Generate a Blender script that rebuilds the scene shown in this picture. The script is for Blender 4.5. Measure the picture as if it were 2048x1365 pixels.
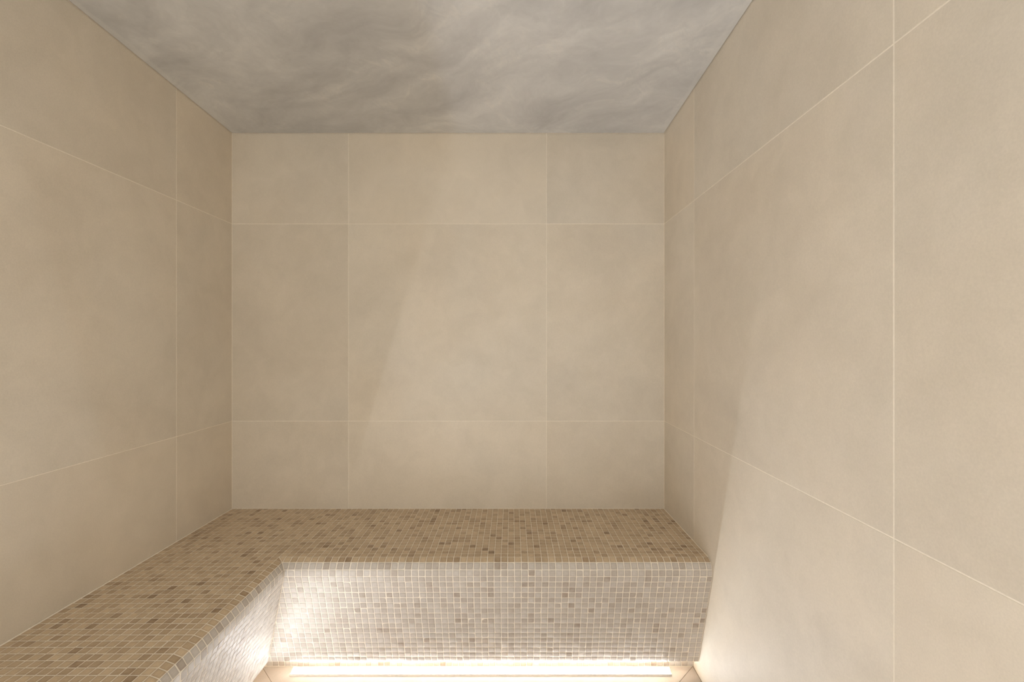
import bpy, bmesh, math, random
from mathutils import Vector, Matrix

random.seed(7)
for o in list(bpy.data.objects):
    bpy.data.objects.remove(o)
C = bpy.context.scene.collection
sc = bpy.context.scene

# ------------------------------------------------------------------ camera
D = 2.286            # camera to back wall, metres
EYE = 1.372          # eye height
F = 905.0            # focal length in pixels of the 2048 wide frame
cam_d = bpy.data.cameras.new('camera')
cam = bpy.data.objects.new('camera', cam_d)
C.objects.link(cam)
cam.location = (0, 0, EYE)
cam.rotation_euler = (math.pi / 2, 0, 0)
cam_d.sensor_width = 36.0
cam_d.lens = F / 2048 * 36.0
cam_d.shift_y = 4.5 / 2048
cam_d.clip_start = 0.02
sc.camera = cam

# ------------------------------------------------------------------ light and exposure
WORLD_STRENGTH = 1.32
LED_BACK = 35.0
LED_LEFT = 57.0
LED_COLOR = (0.92, 0.97, 1.04, 1)
world = bpy.data.worlds.new('world')
sc.world = world
world.use_nodes = True
bg = world.node_tree.nodes['Background']
bg.inputs['Color'].default_value = (1.03, 0.98, 0.90, 1)
bg.inputs['Strength'].default_value = WORLD_STRENGTH

vs = sc.view_settings
vs.view_transform = 'Standard'
vs.look = 'None'
vs.gamma = 1.0
vs.use_curve_mapping = False
vs.exposure = 0.25
cy = sc.cycles
cy.use_denoising = True
cy.use_adaptive_sampling = True
cy.adaptive_threshold = 0.02
cy.max_bounces = 8
cy.diffuse_bounces = 8
cy.glossy_bounces = 3
cy.sample_clamp_indirect = 40.0
cy.caustics_reflective = True


# ------------------------------------------------------------------ node helpers
def new_mat(name):
    m = bpy.data.materials.new(name)
    m.use_nodes = True
    nt = m.node_tree
    b = nt.nodes['Principled BSDF']
    return m, nt, b


def nd(nt, kind, **kw):
    n = nt.nodes.new(kind)
    for k, v in kw.items():
        setattr(n, k, v)
    return n


def setin(n, **kw):
    for k, v in kw.items():
        n.inputs[k.replace('_', ' ')].default_value = v
    return n


def ramp(nt, fac, stops):
    r = nd(nt, 'ShaderNodeValToRGB')
    cr = r.color_ramp
    while len(cr.elements) < len(stops):
        cr.elements.new(0.5)
    for e, (p, c) in zip(cr.elements, stops):
        e.position = p
        e.color = (*c, 1) if len(c) == 3 else c
    nt.links.new(fac, r.inputs['Fac'])
    return r


def mixc(nt, fac, a, b, mode='MIX'):
    m = nd(nt, 'ShaderNodeMix', data_type='RGBA', blend_type=mode)
    for sock, val in ((m.inputs[0], fac), (m.inputs[6], a), (m.inputs[7], b)):
        if hasattr(val, 'is_output'):
            nt.links.new(val, sock)
        elif isinstance(val, (int, float)):
            sock.default_value = val
        else:
            sock.default_value = (*val, 1)
    return m.outputs[2]


def mth(nt, op, a, b=None, c=None):
    m = nd(nt, 'ShaderNodeMath', operation=op)
    for i, v in enumerate((a, b, c)):
        if v is None:
            continue
        if hasattr(v, 'is_output'):
            nt.links.new(v, m.inputs[i])
        else:
            m.inputs[i].default_value = v
    return m.outputs[0]


def noise(nt, vec, scale, detail=4, rough=0.55, dist=0.0):
    n = nd(nt, 'ShaderNodeTexNoise')
    n.inputs['Scale'].default_value = scale
    n.inputs['Detail'].default_value = detail
    n.inputs['Roughness'].default_value = rough
    n.inputs['Distortion'].default_value = dist
    nt.links.new(vec, n.inputs['Vector'])
    return n.outputs['Fac']


def mapping(nt, vec, scale=(1, 1, 1), rot=(0, 0, 0)):
    m = nd(nt, 'ShaderNodeMapping')
    m.inputs['Scale'].default_value = scale
    m.inputs['Rotation'].default_value = rot
    nt.links.new(vec, m.inputs['Vector'])
    return m.outputs['Vector']


def bump(nt, b, height, strength, dist):
    n = nd(nt, 'ShaderNodeBump')
    n.inputs['Strength'].default_value = strength
    n.inputs['Distance'].default_value = dist
    nt.links.new(height, n.inputs['Height'])
    nt.links.new(n.outputs['Normal'], b.inputs['Normal'])


# ------------------------------------------------------------------ materials
def make_wall_tile_mat(name, base, amount=1.0):
    m, nt, b = new_mat(name)
    tc = nd(nt, 'ShaderNodeTexCoord')
    oi = nd(nt, 'ShaderNodeObjectInfo')
    off = nd(nt, 'ShaderNodeVectorMath', operation='SCALE')
    cx = nd(nt, 'ShaderNodeCombineXYZ')
    for i in range(3):
        nt.links.new(oi.outputs['Random'], cx.inputs[i])
    nt.links.new(cx.outputs[0], off.inputs[0])
    off.inputs['Scale'].default_value = 37.0
    add = nd(nt, 'ShaderNodeVectorMath', operation='ADD')
    nt.links.new(tc.outputs['Object'], add.inputs[0])
    nt.links.new(off.outputs[0], add.inputs[1])
    v = add.outputs[0]
    big = noise(nt, v, 2.4, 5, 0.6, 0.4)
    mid = noise(nt, v, 9.0, 4, 0.6, 0.8)
    fine = noise(nt, v, 260.0, 2, 0.6)
    warm = noise(nt, v, 1.3, 3, 0.5, 0.3)
    lo = tuple(x * (1 - 0.13 * amount) for x in base)
    hi = tuple(min(1, x * (1 + 0.11 * amount)) for x in base)
    c1 = ramp(nt, big, [(0.32, lo), (0.70, hi)]).outputs[0]
    c2 = ramp(nt, mid, [(0.35, (0.975, 0.975, 0.97)), (0.65, (1.02, 1.02, 1.02))]).outputs[0]
    c = mixc(nt, 1.0, c1, c2, 'MULTIPLY')
    c3 = ramp(nt, warm, [(0.35, (1.012, 0.998, 0.98)), (0.65, (0.992, 1.0, 1.012))]).outputs[0]
    c = mixc(nt, 1.0, c, c3, 'MULTIPLY')
    c4 = ramp(nt, fine, [(0.3, (0.96, 0.96, 0.96)), (0.7, (1.03, 1.03, 1.03))]).outputs[0]
    c = mixc(nt, 1.0, c, c4, 'MULTIPLY')
    pv = nd(nt, 'ShaderNodeMapRange')
    pv.inputs['To Min'].default_value = 0.965
    pv.inputs['To Max'].default_value = 1.035
    nt.links.new(oi.outputs['Random'], pv.inputs['Value'])
    cc = nd(nt, 'ShaderNodeCombineColor')
    for i in range(3):
        nt.links.new(pv.outputs[0], cc.inputs[i])
    c = mixc(nt, 1.0, c, cc.outputs[0], 'MULTIPLY')
    nt.links.new(c, b.inputs['Base Color'])
    b.inputs['Roughness'].default_value = 0.55
    b.inputs['Specular IOR Level'].default_value = 0.25
    bump(nt, b, fine, 0.12, 0.0006)
    return m


def make_plain(name, col, rough=0.8, scale=120.0, var=0.06, spec=0.2):
    m, nt, b = new_mat(name)
    tc = nd(nt, 'ShaderNodeTexCoord')
    f = noise(nt, tc.outputs['Object'], scale, 3, 0.6)
    c = ramp(nt, f, [(0.3, tuple(x * (1 - var) for x in col)), (0.7, tuple(x * (1 + var) for x in col))]).outputs[0]
    nt.links.new(c, b.inputs['Base Color'])
    b.inputs['Roughness'].default_value = rough
    b.inputs['Specular IOR Level'].default_value = spec
    return m


def make_ceiling_mat():
    m, nt, b = new_mat('polished_plaster_ceiling')
    tc = nd(nt, 'ShaderNodeTexCoord')
    v = mapping(nt, tc.outputs['Object'], rot=(0, 0, 0.5))
    # warp the coordinates so that the trowel clouds look dragged
    wn = nd(nt, 'ShaderNodeTexNoise')
    setin(wn, Scale=1.6, Detail=3.0, Roughness=0.55)
    nt.links.new(v, wn.inputs['Vector'])
    ws = nd(nt, 'ShaderNodeVectorMath', operation='MULTIPLY_ADD')
    nt.links.new(wn.outputs['Color'], ws.inputs[0])
    ws.inputs[1].default_value = (0.45, 0.45, 0.0)
    nt.links.new(v, ws.inputs[2])
    w = ws.outputs[0]
    big = noise(nt, mapping(nt, w, (0.9, 1.7, 1)), 1.5, 5, 0.6, 0.6)
    mid = noise(nt, mapping(nt, w, (2.2, 5.0, 1), (0, 0, 0.7)), 1.3, 6, 0.58, 0.3)
    wisp = noise(nt, mapping(nt, w, (3.0, 1.2, 1), (0, 0, -0.5)), 2.0, 6, 0.6, 0.6)
    fine = noise(nt, w, 45.0, 4, 0.65, 0.6)
    c = ramp(nt, big, [(0.34, (0.57, 0.58, 0.59)), (0.72, (0.75, 0.76, 0.77))]).outputs[0]
    c = mixc(nt, 1.0, c, ramp(nt, mid, [(0.30, (0.87, 0.87, 0.875)), (0.70, (1.12, 1.12, 1.115))]).outputs[0], 'MULTIPLY')
    ridge = mth(nt, 'ABSOLUTE', mth(nt, 'SUBTRACT', wisp, 0.5))
    veil = ramp(nt, ridge, [(0.0, (1, 1, 1)), (0.035, (0, 0, 0))]).outputs[0]
    msk = ramp(nt, mid, [(0.48, (0, 0, 0)), (0.66, (0.45, 0.45, 0.45))]).outputs[0]
    vm = nd(nt, 'ShaderNodeMix', data_type='RGBA', blend_type='MULTIPLY')
    vm.inputs[0].default_value = 1.0
    nt.links.new(veil, vm.inputs[6])
    nt.links.new(msk, vm.inputs[7])
    sep = nd(nt, 'ShaderNodeSeparateColor')
    nt.links.new(vm.outputs[2], sep.inputs[0])
    c = mixc(nt, sep.outputs[0], c, (0.82, 0.81, 0.79))
    c = mixc(nt, 1.0, c, ramp(nt, fine, [(0.3, (0.97, 0.97, 0.97)), (0.7, (1.03, 1.03, 1.03))]).outputs[0], 'MULTIPLY')
    # the margin trowelled in last along the side walls is paler, with an uneven edge
    sx = nd(nt, 'ShaderNodeSeparateXYZ')
    nt.links.new(tc.outputs['Object'], sx.inputs[0])
    dl = mth(nt, 'SUBTRACT', sx.outputs[0], -0.6188 * D)
    dr = mth(nt, 'SUBTRACT', 0.3365 * D, sx.outputs[0])
    dm = mth(nt, 'MINIMUM', dl, dr)
    en = noise(nt, tc.outputs['Object'], 7.0, 3, 0.6, 0.5)
    rag = mth(nt, 'ADD', dm, mth(nt, 'MULTIPLY', mth(nt, 'SUBTRACT', en, 0.5), 0.06))
    rim = ramp(nt, rag, [(0.026, (0.32, 0.32, 0.32)), (0.036, (0, 0, 0))]).outputs[0]
    sr = nd(nt, 'ShaderNodeSeparateColor')
    nt.links.new(rim, sr.inputs[0])
    c = mixc(nt, sr.outputs[0], c, (0.80, 0.80, 0.79))
    nt.links.new(c, b.inputs['Base Color'])
    b.inputs['Roughness'].default_value = 0.6
    b.inputs['Specular IOR Level'].default_value = 0.3
    bump(nt, b, mid, 0.15, 0.004)
    return m


def make_mosaic_mat(name, stops, edge, rough):
    """Glazed glass mosaic: every tile has its own tone (tile_tone, on the mesh for joined tiles,
    on the object for single ones) and is a little darker where the glaze thins at its rim."""
    m, nt, b = new_mat(name)
    a1 = nd(nt, 'ShaderNodeAttribute', attribute_type='GEOMETRY', attribute_name='tile_tone')
    a2 = nd(nt, 'ShaderNodeAttribute', attribute_type='OBJECT', attribute_name='tile_tone')
    tone = mth(nt, 'ADD', a1.outputs['Fac'], a2.outputs['Fac'])
    uv = nd(nt, 'ShaderNodeUVMap', uv_map='tile_uv')
    sx = nd(nt, 'ShaderNodeSeparateXYZ')
    nt.links.new(uv.outputs[0], sx.inputs[0])
    off = nd(nt, 'ShaderNodeCombineXYZ')
    nt.links.new(mth(nt, 'MULTIPLY', tone, 91.7), off.inputs[0])
    nt.links.new(mth(nt, 'MULTIPLY', tone, 53.3), off.inputs[1])
    nt.links.new(mth(nt, 'MULTIPLY', tone, 17.1), off.inputs[2])
    va = nd(nt, 'ShaderNodeVectorMath', operation='ADD')
    nt.links.new(uv.outputs[0], va.inputs[0])
    nt.links.new(off.outputs[0], va.inputs[1])
    cloud = noise(nt, va.outputs[0], 0.9, 3, 0.55, 0.5)
    streak = noise(nt, mapping(nt, va.outputs[0], (0.8, 5.0, 1)), 1.6, 3, 0.6)
    grain = noise(nt, va.outputs[0], 14.0, 2, 0.6)
    t2 = mth(nt, 'ADD', tone, mth(nt, 'MULTIPLY', mth(nt, 'SUBTRACT', cloud, 0.5), 0.55))
    c = ramp(nt, t2, stops).outputs[0]
    c = mixc(nt, 1.0, c, ramp(nt, streak, [(0.3, (0.93, 0.92, 0.91)), (0.7, (1.05, 1.05, 1.05))]).outputs[0], 'MULTIPLY')
    c = mixc(nt, 1.0, c, ramp(nt, grain, [(0.3, (0.96, 0.96, 0.96)), (0.7, (1.03, 1.03, 1.03))]).outputs[0], 'MULTIPLY')
    ex = mth(nt, 'ABSOLUTE', mth(nt, 'SUBTRACT', sx.outputs[0], 0.5))
    ey = mth(nt, 'ABSOLUTE', mth(nt, 'SUBTRACT', sx.outputs[1], 0.5))
    e = mth(nt, 'MAXIMUM', ex, ey)
    c = mixc(nt, 1.0, c, ramp(nt, e, [(0.22, (1.05, 1.05, 1.05)), (0.47, (edge, edge * 0.985, edge * 0.965))]).outputs[0], 'MULTIPLY')
    nt.links.new(c, b.inputs['Base Color'])
    b.inputs['Roughness'].default_value = rough
    b.inputs['Specular IOR Level'].default_value = 0.35
    return m


M_WALL = make_wall_tile_mat('beige_porcelain', (0.70, 0.635, 0.535), 0.45)
M_FLOOR = make_wall_tile_mat('pink_beige_floor_tile', (0.52, 0.45, 0.39), 0.4)
M_GROUT = make_plain('cream_wall_grout', (0.87, 0.80, 0.69), 0.9)
M_JOINT = make_plain('brown_floor_joint', (0.22, 0.16, 0.11), 0.9)
M_CEIL = make_ceiling_mat()
M_BED = make_plain('cream_mosaic_grout', (0.84, 0.77, 0.66), 0.85, 300, 0.05)
STOPS = [(0.02, (0.28, 0.195, 0.120)), (0.22, (0.42, 0.312, 0.205)), (0.5, (0.54, 0.420, 0.285)), (0.98, (0.64, 0.51, 0.355))]
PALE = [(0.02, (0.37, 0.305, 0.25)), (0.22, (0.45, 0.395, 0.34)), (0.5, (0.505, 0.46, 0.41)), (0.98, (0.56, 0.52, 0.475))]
M_SEAT = make_mosaic_mat('tan_glass_mosaic', STOPS, 0.84, 0.42)
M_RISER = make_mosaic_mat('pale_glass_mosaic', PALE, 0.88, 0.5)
M_ALU = make_plain('pale_light_profile', (0.75, 0.70, 0.64), 0.5)

M_LED = {}
for tag_, power in (('back', LED_BACK), ('left', LED_LEFT)):
    m_led, nt_l, b_l = new_mat('white_diffuser_' + tag_)
    b_l.inputs['Base Color'].default_value = (0.9, 0.9, 0.9, 1)
    b_l.inputs['Emission Color'].default_value = LED_COLOR
    b_l.inputs['Emission Strength'].default_value = power
    M_LED[tag_] = m_led


# ------------------------------------------------------------------ object helpers
def link(name, me, mat=None, parent=None, matrix=None):
    o = bpy.data.objects.new(name, me)
    C.objects.link(o)
    if mat is not None and not me.materials:
        me.materials.append(mat)
    if parent is not None:
        o.parent = parent
    if matrix is not None:
        o.matrix_world = matrix
    return o


def mesh_from(verts, faces, name):
    me = bpy.data.meshes.new(name)
    me.from_pydata([tuple(v) for v in verts], [], faces)
    me.validate()
    bm = bmesh.new()
    bm.from_mesh(me)
    bmesh.ops.recalc_face_normals(bm, faces=bm.faces)
    bm.to_mesh(me)
    bm.free()
    return me


def structure(o, label):
    o['kind'] = 'structure'
    o['label'] = label


def box_mesh(name, lo, hi):
    x0, y0, z0 = lo
    x1, y1, z1 = hi
    v = [(x0, y0, z0), (x1, y0, z0), (x1, y1, z0), (x0, y1, z0), (x0, y0, z1), (x1, y0, z1), (x1, y1, z1), (x0, y1, z1)]
    f = [(0, 3, 2, 1), (4, 5, 6, 7), (0, 1, 5, 4), (1, 2, 6, 5), (2, 3, 7, 6), (3, 0, 4, 7)]
    return mesh_from(v, f, name)


def inset_poly(poly, d):
    """Move every edge of a convex counter-clockwise polygon inwards by d."""
    out = []
    n = len(poly)
    for i in range(n):
        p0, p1, p2 = Vector(poly[i - 1]), Vector(poly[i]), Vector(poly[(i + 1) % n])
        e1, e2 = (p1 - p0).normalized(), (p2 - p1).normalized()
        n1, n2 = Vector((-e1.y, e1.x)), Vector((-e2.y, e2.x))
        k = 1 + n1.dot(n2)
        out.append(p1 + (n1 + n2) * (d / max(k, 0.15)))
    return out


def slab(name, poly, to3d, normal, thick, chamfer, mat, parent):
    """A tile: polygon (2D, ccw) on a plane given by to3d, front face on that plane, body behind it."""
    ring0 = inset_poly(poly, chamfer)
    n = len(poly)
    pts = [to3d(p) for p in ring0] + [to3d(p) - normal * chamfer for p in poly] + [to3d(p) - normal * thick for p in poly]
    cen = sum(pts[:n], Vector()) / n
    faces = [tuple(range(n))]
    for k in (0, n):
        for i in range(n):
            j = (i + 1) % n
            faces.append((k + i, k + n + i, k + n + j, k + j))
    faces.append(tuple(reversed(range(2 * n, 3 * n))))
    me = mesh_from([p - cen for p in pts], faces, name)
    return link(name, me, mat, parent, Matrix.Translation(cen))


# ------------------------------------------------------------------ the room shell
XL, XR = -0.6188 * D, 0.3365 * D
YB, YF = D, -0.45
Z1, Z2 = 0.978, 1.9757                # horizontal wall joints
ZC0, CS = 2.433, 0.0376               # ceiling height at the back wall and its fall
GAP = 0.0028
REC = 0.0006
WT = 0.12


def zc(y):
    return ZC0 + CS * (YB - y)


wall_back = link('wall_back', box_mesh('wall_back', (XL - WT, YB + REC, -0.05), (XR + WT, YB + WT, 2.75)), M_GROUT)
structure(wall_back, 'back wall of large beige porcelain tiles above the mosaic bench')
wall_left = link('wall_left', box_mesh('wall_left', (XL - WT, YF, -0.05), (XL - REC, YB + REC, 2.75)), M_GROUT)
structure(wall_left, 'left wall of large beige porcelain tiles')
wall_right = link('wall_right', box_mesh('wall_right', (XR + REC, YF, -0.05), (XR + WT, YB + REC, 2.75)), M_GROUT)
structure(wall_right, 'right wall of large beige porcelain tiles')

# ceiling: thin shadow gap round its rim, solid above
g = 0.004
vv = []
for (x0, x1, y1, dz0, dz1) in ((XL + g, XR - g, YB - g, 0.0, 0.03), (XL, XR, YB, 0.03, 0.14)):
    b0 = len(vv)
    for dz in (dz0, dz1):
        vv += [(x0, YF, zc(YF) + dz), (x1, YF, zc(YF) + dz), (x1, y1, zc(y1) + dz), (x0, y1, zc(y1) + dz)]
ff = []
for b0 in (0, 8):
    ff += [tuple(b0 + i for i in q) for q in ((0, 3, 2, 1), (4, 5, 6, 7), (0, 1, 5, 4), (1, 2, 6, 5), (2, 3, 7, 6), (3, 0, 4, 7))]
ceiling = link('ceiling', mesh_from(vv, ff, 'ceiling'), M_CEIL)
structure(ceiling, 'clouded grey trowelled plaster ceiling')


def cells(lo, hi, joints):
    edges = [lo] + [j for j in sorted(joints) if lo < j < hi] + [hi]
    return list(zip(edges[:-1], edges[1:]))


h = GAP / 2
for x0, x1 in cells(XL, XR, (-0.826, 0.1743)):
    for z0, z1 in ((0.0, Z1), (Z1, Z2), (Z2, 9)):
        top = (zc(YB) - 0.001) if z1 == 9 else z1 - h
        poly = [(x0 + h, z0 + h), (x1 - h, z0 + h), (x1 - h, top), (x0 + h, top)]
        slab('wall_tile', poly, lambda p: Vector((p[0], YB, p[1])), Vector((0, -1, 0)), 0.009, 0.0005, M_WALL, wall_back)
for (wall, xw, nx, joints) in ((wall_left, XL, 1, (1.908, 0.908, -0.092)), (wall_right, XR, -1, (1.912, 0.912, -0.088))):
    for y0, y1 in cells(YF, YB, joints):
        for z0, z1 in ((0.0, Z1), (Z1, Z2), (Z2, 9)):
            ta = (zc(y0 + h) - 0.001) if z1 == 9 else z1 - h
            tb = (zc(y1 - h) - 0.001) if z1 == 9 else z1 - h
            poly = [(y0 + h, z0 + h), (y1 - h, z0 + h), (y1 - h, tb), (y0 + h, ta)]
            slab('wall_tile', poly, lambda p, xw=xw: Vector((xw, p[0], p[1])), Vector((nx, 0, 0)), 0.009, 0.0005, M_WALL, wall)

# ------------------------------------------------------------------ bench profile
P = 0.0263                       # mosaic pitch
PR = 0.0257                      # pitch of the riser rows
X0, Y0 = -0.3985 * D, 0.774 * D  # where the flat seat ends, left bench and back bench
ZT = EYE - 0.3655 * D            # seat height
JT = 0.0025                      # mosaic joint
rows = [(P, 22.0, 'rim'), (P, 58.0, 'edge'), (P, 90.0, 'edge')] + [(PR, 107.4, 'riser')] * 17
prof = [(0.0, ZT)]
for ln, ang, _ in rows:
    a = math.radians(ang)
    o_, z_ = prof[-1]
    prof.append((o_ + ln * math.cos(a), z_ - ln * math.sin(a)))
O_BOT, Z_BOT = prof[-1]
O_PL = -0.065 * D                # face of the recessed plinth
XPL, YPL = X0 + O_PL, Y0 - O_PL

# ------------------------------------------------------------------ floor: four panels mitred towards a drain
floor = link('floor', box_mesh('floor', (XL - WT, YF, -0.08), (XR + WT, YB + WT, -0.0010)), M_JOINT)
structure(floor, 'pale pink beige tiled floor with diagonal cut joints')
fx0, fx1, fy0, fy1 = XPL - 0.004, XR - 0.001, YF, YPL + 0.004
fr = (fx1 - fx0) / 2
cxm = (fx0 + fx1) / 2
ca, cb = (cxm, fy1 - fr), (cxm, fy0 + fr)
panels = [[(fx1, fy1), (fx0, fy1), ca], [(fx1, fy0), (fx1, fy1), ca, cb], [(fx0, fy1), (fx0, fy0), cb, ca], [(fx0, fy0), (fx1, fy0), cb]]
for pl in panels:
    slab('floor_tile', inset_poly(pl, 0.0009), lambda p: Vector((p[0], p[1], 0.0)), Vector((0, 0, 1)), 0.008, 0.0004, M_FLOOR, floor)

# ------------------------------------------------------------------ the bench
bench = bpy.data.objects.new('corner_bench', None)
C.objects.link(bench)
bench.location = (X0, Y0, 0)
bench['label'] = 'L-shaped built-in steam room bench clad in small tan glass mosaic tiles'
bench['category'] = 'bench'
bpy.context.view_layer.update()


CLR = 0.0013                     # hair gap to the walls


def sweep(section, name, mat, closed=False):
    """Carry a section of (o, z) points along the left bench, round the inner corner and along the back bench.
    o may be ('w', q): q away from the room walls."""
    n = len(section)
    v = []
    for k in range(3):
        for o_, z_ in section:
            if isinstance(o_, tuple):
                q_ = o_[1]
                v.append([(XL + CLR + q_, YF, z_), (XL + CLR + q_, YB - CLR - q_, z_), (XR - CLR, YB - CLR - q_, z_)][k])
            else:
                v.append([(X0 + o_, YF, z_), (X0 + o_, Y0 - o_, z_), (XR - CLR, Y0 - o_, z_)][k])
    f = []
    m = n if closed else n - 1
    for k in range(2):
        for i in range(m):
            j = (i + 1) % n
            f.append((k * n + i, k * n + j, (k + 1) * n + j, (k + 1) * n + i))
    if closed:
        f.append(tuple(range(n)))
        f.append(tuple(reversed(range(2 * n, 3 * n))))
    return link(name, mesh_from(v, f, name), mat, bench, Matrix.Identity(4))


BED = 0.0007                     # depth of the joints
angs = [0.0] + [r[1] for r in rows]
bedp = []
for k, (o_, z_) in enumerate(prof):
    a0 = math.radians(angs[k])
    a1 = math.radians(angs[min(k + 1, len(angs) - 1)])
    am = (a0 + a1) / 2
    bedp.append((o_ - BED * math.sin(am), z_ - BED * math.cos(am)))
LIP = 0.020
SLOT = Z_BOT + 0.040
sec = [(('w', 0), ZT - BED)] + [bedp[0], bedp[1], bedp[2], bedp[3], bedp[-1]]
sec += [(O_BOT - LIP, Z_BOT), (O_BOT - LIP, SLOT), (O_PL - 0.0011, SLOT), (O_PL - 0.0011, 0.0), (('w', 0), 0.0)]
body = sweep(sec, 'bench_body', M_BED, closed=True)
sweep([(('w', 0), ZT - BED + 0.0002), (('w', 0.0036), ZT - BED + 0.0002), (('w', 0.0024), ZT + 0.0006), (('w', 0), ZT + 0.0012)], 'sealant_bead', M_GROUT, closed=True)
bead = mesh_from([(XR - CLR - a_, y_, ZT + b_) for y_ in (Y0, YB - CLR - 0.004) for a_, b_ in ((0, -0.0005), (0.0036, -0.0005), (0.0024, 0.0006), (0, 0.0012))],
                 [(0, 1, 2, 3), (4, 5, 6, 7), (0, 1, 5, 4), (1, 2, 6, 5), (2, 3, 7, 6), (3, 0, 4, 7)], 'sealant_bead')
link('sealant_bead', bead, M_GROUT, bench, Matrix.Identity(4))

# added floor lights, stand-ins for the LED strips under the bench lip: low wedge profiles
# whose diffuser slopes towards the room
LO, LI, LH = -0.128, -0.096, 0.013   # back edge, front edge, height at the back
for tag_ in ('back', 'left'):
    lamp = bpy.data.objects.new('led_strip_stand_in', None)
    C.objects.link(lamp)
    if tag_ == 'back':
        s0, s1 = X0 + LI + 0.09, XR - 0.11
        at = lambda o_, t, z: Vector((t, Y0 - o_, z))
        lamp.location = ((s0 + s1) / 2, Y0 - LI, 0)
        lamp['label'] = 'added light on the floor, stand-in for the LED strip hidden under the back part of the bench'
    else:
        s0, s1 = YF + 0.02, Y0 - LI - 0.20
        at = lambda o_, t, z: Vector((X0 + o_, t, z))
        lamp.location = (X0 + LI, (s0 + s1) / 2, 0)
        lamp['label'] = 'added light on the floor, stand-in for the LED strip hidden under the left part of the bench'
    lamp['category'] = 'light'
    bpy.context.view_layer.update()
    tri = [(LO - 0.002, 0.0), (LI + 0.003, 0.0), (LI + 0.003, 0.0085), (LI + 0.001, 0.0085), (LI + 0.001, 0.0008), (LO, LH - 0.0012), (LO - 0.0008, LH + 0.0004), (LO - 0.002, LH + 0.0004)]  # added housing, its front upstand shaped to keep light off the near floor
    v = [at(o_, t, z) for t in (s0, s1) for (o_, z) in tri]
    n = len(tri)
    f = [tuple(range(n)), tuple(range(n, 2 * n))] + [(i, (i + 1) % n, n + (i + 1) % n, n + i) for i in range(n)]
    link('profile', mesh_from(v, f, 'profile'), M_ALU, lamp, Matrix.Identity(4))
    sl = [(LI + 0.0004, 0.0016), (LO + 0.0004, LH - 0.0006)]
    v = [at(o_, t, z) for t in (s0 + 0.002, s1 - 0.002) for (o_, z) in sl]
    f = [(0, 1, 3, 2)]
    link('diffuser', mesh_from(v, f, 'diffuser'), M_LED[tag_], lamp, Matrix.Identity(4))

# ------------------------------------------------------------------ mosaic tiles
TT = 0.0032                      # tile body thickness used for the mesh


def clip(poly, a, b, c):
    """Keep the part of a convex polygon where a*u + b*v >= c."""
    out = []
    n = len(poly)
    for i in range(n):
        p, q = poly[i], poly[(i + 1) % n]
        dp, dq = a * p[0] + b * p[1] - c, a * q[0] + b * q[1] - c
        if dp >= 0:
            out.append(p)
        if (dp >= 0) != (dq >= 0):
            t = dp / (dp - dq)
            out.append((p[0] + (q[0] - p[0]) * t, p[1] + (q[1] - p[1]) * t))
    clean = []
    for p in out:
        if not clean or (abs(p[0] - clean[-1][0]) + abs(p[1] - clean[-1][1])) > 2e-4:
            clean.append(p)
    if len(clean) > 2 and (abs(clean[0][0] - clean[-1][0]) + abs(clean[0][1] - clean[-1][1])) < 2e-4:
        clean.pop()
    return clean


def area(poly):
    return 0.5 * sum(poly[i - 1][0] * poly[i][1] - poly[i][0] * poly[i - 1][1] for i in range(len(poly)))


def tile_geo(poly):
    """Pillowed tile: (u, v) polygon ccw seen from outside, centred by the caller; top at height 0."""
    n = len(poly)
    cen = Vector((sum(p[0] for p in poly) / n, sum(p[1] for p in poly) / n))
    r = min((Vector(p) - cen).length for p in poly)
    c1 = min(0.0028, r * 0.28)
    c2 = min(0.0007, r * 0.08)
    vs_ = []
    for ins, z in ((c1, 0.0), (c2, -0.00025), (0.0, -0.0007), (0.0, -TT)):
        k = 1 - ins / max(r * 0.7071, 1e-5)
        for p in poly:
            q = cen + (Vector(p) - cen) * max(k, 0.2)
            vs_.append((q.x, q.y, z))
    fs = [tuple(range(n))]
    for k in range(3):
        for i in range(n):
            j = (i + 1) % n
            fs.append((k * n + i, (k + 1) * n + i, (k + 1) * n + j, k * n + j))
    return vs_, fs


def finish(me, uvs_by_vert, tones=None, flat_from=None):
    uvl = me.uv_layers.new(name='tile_uv')
    for l in me.loops:
        uvl.data[l.index].uv = uvs_by_vert[l.vertex_index]
    if tones is not None:
        at = me.attributes.new('tile_tone', 'FLOAT', 'FACE')
        at.data.foreach_set('value', tones)
    me.polygons.foreach_set('use_smooth', [True] * len(me.polygons))
    me.update()


def uv_of(v, pu, pv):
    return (0.5 + v[0] / pu, 0.5 + v[1] / pv)


_full = {}


def full_mesh(kind, pu, pv, mat):
    key = (kind, pu, pv)
    if key not in _full:
        hu, hv = (pu - JT) / 2, (pv - JT) / 2
        vs_, fs = tile_geo([(-hu, -hv), (hu, -hv), (hu, hv), (-hu, hv)])
        me = bpy.data.meshes.new(kind)
        me.from_pydata(vs_, [], fs)
        finish(me, [uv_of(v, pu, pv) for v in vs_])
        me.materials.append(mat)
        _full[key] = me
    return _full[key]


def tone():
    r = random.random()
    if r < 0.07:
        return random.uniform(0.08, 0.28)
    if r < 0.34:
        return random.uniform(0.28, 0.50)
    return random.uniform(0.46, 0.92)


def wob(a, b):
    return 0.5 * math.sin(a * 3.1 + b * 1.7) + 0.3 * math.sin(a * 7.3 - b * 5.1 + 1.0) + 0.2 * math.sin(a * 15.7 + b * 9.0 + 2.0)


# every tile: dict(kind, matrix, pu, pv, poly or None, px area)
tiles = []


def project(p):
    d = max(p.y, 0.05)
    return (1024 + F * p.x / d, 687 - F * (p.z - EYE) / d)


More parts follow.
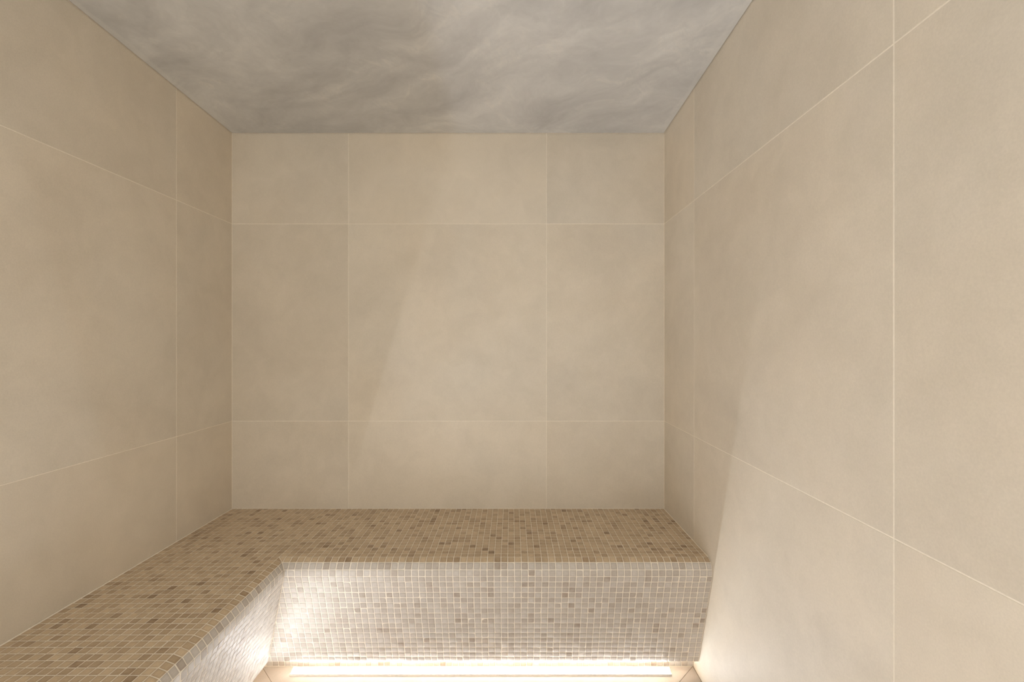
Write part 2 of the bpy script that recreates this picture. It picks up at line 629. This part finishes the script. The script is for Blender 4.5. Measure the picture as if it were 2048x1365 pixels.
def add_tile(kind, origin, u, v, pu, pv, poly, tilt, lift):
    n = u.cross(v).normalized()
    full = poly is None
    hu, hv = (pu - JT) / 2, (pv - JT) / 2
    pg = poly if poly else [(-hu, -hv), (hu, -hv), (hu, hv), (-hu, hv)]
    if len(pg) < 3 or abs(area(pg)) < 1.6e-5:
        return
    rot = Matrix.Rotation(random.gauss(0, tilt), 4, 'X') @ Matrix.Rotation(random.gauss(0, tilt), 4, 'Y') @ Matrix.Rotation(random.gauss(0, 0.006), 4, 'Z')
    mt = Matrix(((u.x, v.x, n.x, origin.x), (u.y, v.y, n.y, origin.y), (u.z, v.z, n.z, origin.z), (0, 0, 0, 1)))
    if not full:
        rot = Matrix.Identity(4)
        lift *= 0.3
    mt = mt @ Matrix.Translation((0, 0, random.gauss(0, lift))) @ rot
    pp = [project(mt @ Vector((p[0], p[1], 0))) for p in pg]
    inside = all(-5 <= p[0] <= 2053 and -5 <= p[1] <= 1370 for p in pp)
    facing = n.dot(Vector((0, 0, EYE)) - origin) > 0
    pa = abs(area(pp)) if inside and facing and origin.y > 0.2 else 0.0
    tiles.append(dict(kind=kind, mt=mt, pu=pu, pv=pv, poly=None if full else pg, pa=pa, tone=tone()))


def cell_poly(pu, pv):
    hu, hv = (pu - JT) / 2, (pv - JT) / 2
    return [(-hu, -hv), (hu, -hv), (hu, hv), (-hu, hv)]


EDGE = 0.0034                    # joint along walls and mitres
ux, uy, uz = Vector((1, 0, 0)), Vector((0, 1, 0)), Vector((0, 0, 1))
i0, i1 = math.floor((XL - X0) / P), math.ceil((XR - X0) / P)
j0, j1 = math.floor((YF - Y0) / P), math.ceil((YB - Y0) / P)
# flat seat
for i in range(i0, i1):
    for j in range(j0, j1):
        cx, cyy = X0 + (i + 0.5) * P, Y0 + (j + 0.5) * P
        if i >= 0 and j < 0:
            continue
        pg = cell_poly(P, P)
        q = pg
        q = clip(q, 1, 0, XL + EDGE - cx)
        q = clip(q, -1, 0, -(XR - EDGE - cx))
        q = clip(q, 0, -1, -(YB - EDGE - cyy))
        q = clip(q, 0, 1, YF - cyy)
        if len(q) < 3:
            continue
        cut = abs(area(q) - area(pg)) > 1e-7
        add_tile('seat_tile', Vector((cx, cyy, ZT)), ux, uy, P, P, q if cut else None, 0.010, 0.00012)

# rounded edge and riser rows
for k, (ln, ang, kind) in enumerate(rows):
    (oa, za), (ob, zb) = prof[k], prof[k + 1]
    om, zm = (oa + ob) / 2, (za + zb) / 2
    a = math.radians(ang)
    so = (ob - oa) / ln                     # change of o per unit down the row
    name = kind + '_tile'
    tl, lf = (0.012, 0.00015) if kind != 'riser' else (0.014, 0.00018)
    # back bench: u runs along +x, v runs up the face
    vdir = Vector((0, math.cos(a), math.sin(a)))
    for i in range(math.floor((min(oa, ob)) / P) - 1, i1):
        cx = X0 + (i + 0.5) * P
        dev = wob(cx, k * 0.35) * (0.0009 if kind == 'riser' else 0.0003)
        pg = cell_poly(P, ln)
        # mitre: world x >= X0 + o, o falls along v with slope -so
        q = clip(pg, 1, so, (X0 + om) + 0.0013 - cx)
        q = clip(q, -1, 0, -(XR - EDGE - cx))
        if len(q) < 3:
            continue
        cut = abs(area(q) - area(pg)) > 1e-7
        org = Vector((cx, Y0 - om, zm))
        if not cut:
            org += ux * dev * 0.6 + vdir * dev * 0.7
        add_tile(name, org, ux, vdir, P, ln, q if cut else None, tl, lf)
    # left bench: u runs along -y, v runs up the face
    vdir = Vector((-math.cos(a), 0, math.sin(a)))
    um = Vector((0, 1, 0))
    for j in range(j0, math.ceil((-min(oa, ob)) / P) + 1):
        cyy = Y0 + (j + 0.5) * P
        dev = wob(cyy + 5.0, k * 0.35) * (0.0009 if kind == 'riser' else 0.0003)
        pg = cell_poly(P, ln)
        # mitre: world y <= Y0 - o
        q = clip(pg, -1, so, -(Y0 - om - 0.0013 - cyy))
        q = clip(q, 1, 0, YF - cyy)
        if len(q) < 3:
            continue
        cut = abs(area(q) - area(pg)) > 1e-7
        org = Vector((X0 + om, cyy, zm))
        if not cut:
            org += um * dev * 0.6 + vdir * dev * 0.7
        add_tile(name, org, um, vdir, P, ln, q if cut else None, tl, lf)

# plinth row (one course behind the lip)
PH = 0.0258
for i in range(math.floor(O_PL / P) - 1, i1):
    cx = X0 + (i + 0.5) * P
    for r in range(2):
        pg = cell_poly(P, PH)
        q = clip(pg, 1, 0, XPL + 0.0013 - cx)
        q = clip(q, -1, 0, -(XR - EDGE - cx))
        if len(q) >= 3:
            cut = abs(area(q) - area(pg)) > 1e-7
            add_tile('plinth_tile', Vector((cx, YPL, 0.002 + PH * (r + 0.5))), ux, uz, P, PH, q if cut else None, 0.012, 0.0002)
for j in range(j0, math.ceil(-O_PL / P) + 1):
    cyy = Y0 + (j + 0.5) * P
    for r in range(2):
        pg = cell_poly(P, PH)
        q = clip(pg, -1, 0, -(YPL - 0.0013 - cyy))
        q = clip(q, 1, 0, YF - cyy)
        if len(q) >= 3:
            cut = abs(area(q) - area(pg)) > 1e-7
            add_tile('plinth_tile', Vector((XPL, cyy, 0.002 + PH * (r + 0.5))), uy, uz, P, PH, q if cut else None, 0.012, 0.0002)

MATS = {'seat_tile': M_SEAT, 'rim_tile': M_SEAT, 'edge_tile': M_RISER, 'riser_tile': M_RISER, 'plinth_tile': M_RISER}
FIELD = {'seat_tile': 'seat_mosaic', 'rim_tile': 'rim_mosaic', 'edge_tile': 'edge_mosaic', 'riser_tile': 'riser_mosaic', 'plinth_tile': 'plinth_mosaic'}
inv = bench.matrix_world.inverted()
for kind, mat in MATS.items():
    ts = sorted((t for t in tiles if t['kind'] == kind), key=lambda t: -t['pa'])
    lim = 300 if kind != 'plinth_tile' else 80
    single = [t for t in ts[:lim] if t['pa'] > 20]
    rest = ts[len(single):]
    for t in single:
        if t['poly'] is None:
            me = full_mesh(kind, t['pu'], t['pv'], mat)
        else:
            vs_, fs = tile_geo(t['poly'])
            me = bpy.data.meshes.new(kind)
            me.from_pydata(vs_, [], fs)
            finish(me, [uv_of(v, t['pu'], t['pv']) for v in vs_])
            me.materials.append(mat)
        o = bpy.data.objects.new(kind, me)
        C.objects.link(o)
        o.parent = bench
        o.matrix_basis = inv @ t['mt']
        o['tile_tone'] = t['tone']
    if rest:
        V, Fc, UV, TN = [], [], [], []
        for t in rest:
            if t['poly'] is None:
                pg = cell_poly(t['pu'], t['pv'])
            else:
                pg = t['poly']
            vs_, fs = tile_geo(pg)
            b0 = len(V)
            m4 = t['mt']
            for v in vs_:
                V.append(tuple(m4 @ Vector(v)))
                UV.append(uv_of(v, t['pu'], t['pv']))
            for f_ in fs:
                Fc.append(tuple(b0 + q for q in f_))
                TN.append(t['tone'])
        me = bpy.data.meshes.new(FIELD[kind])
        me.from_pydata(V, [], Fc)
        finish(me, UV, TN)
        me.materials.append(mat)
        o = link(FIELD[kind], me, None, bench, Matrix.Identity(4))
        o['kind'] = 'stuff'
print('TILES', len(tiles))
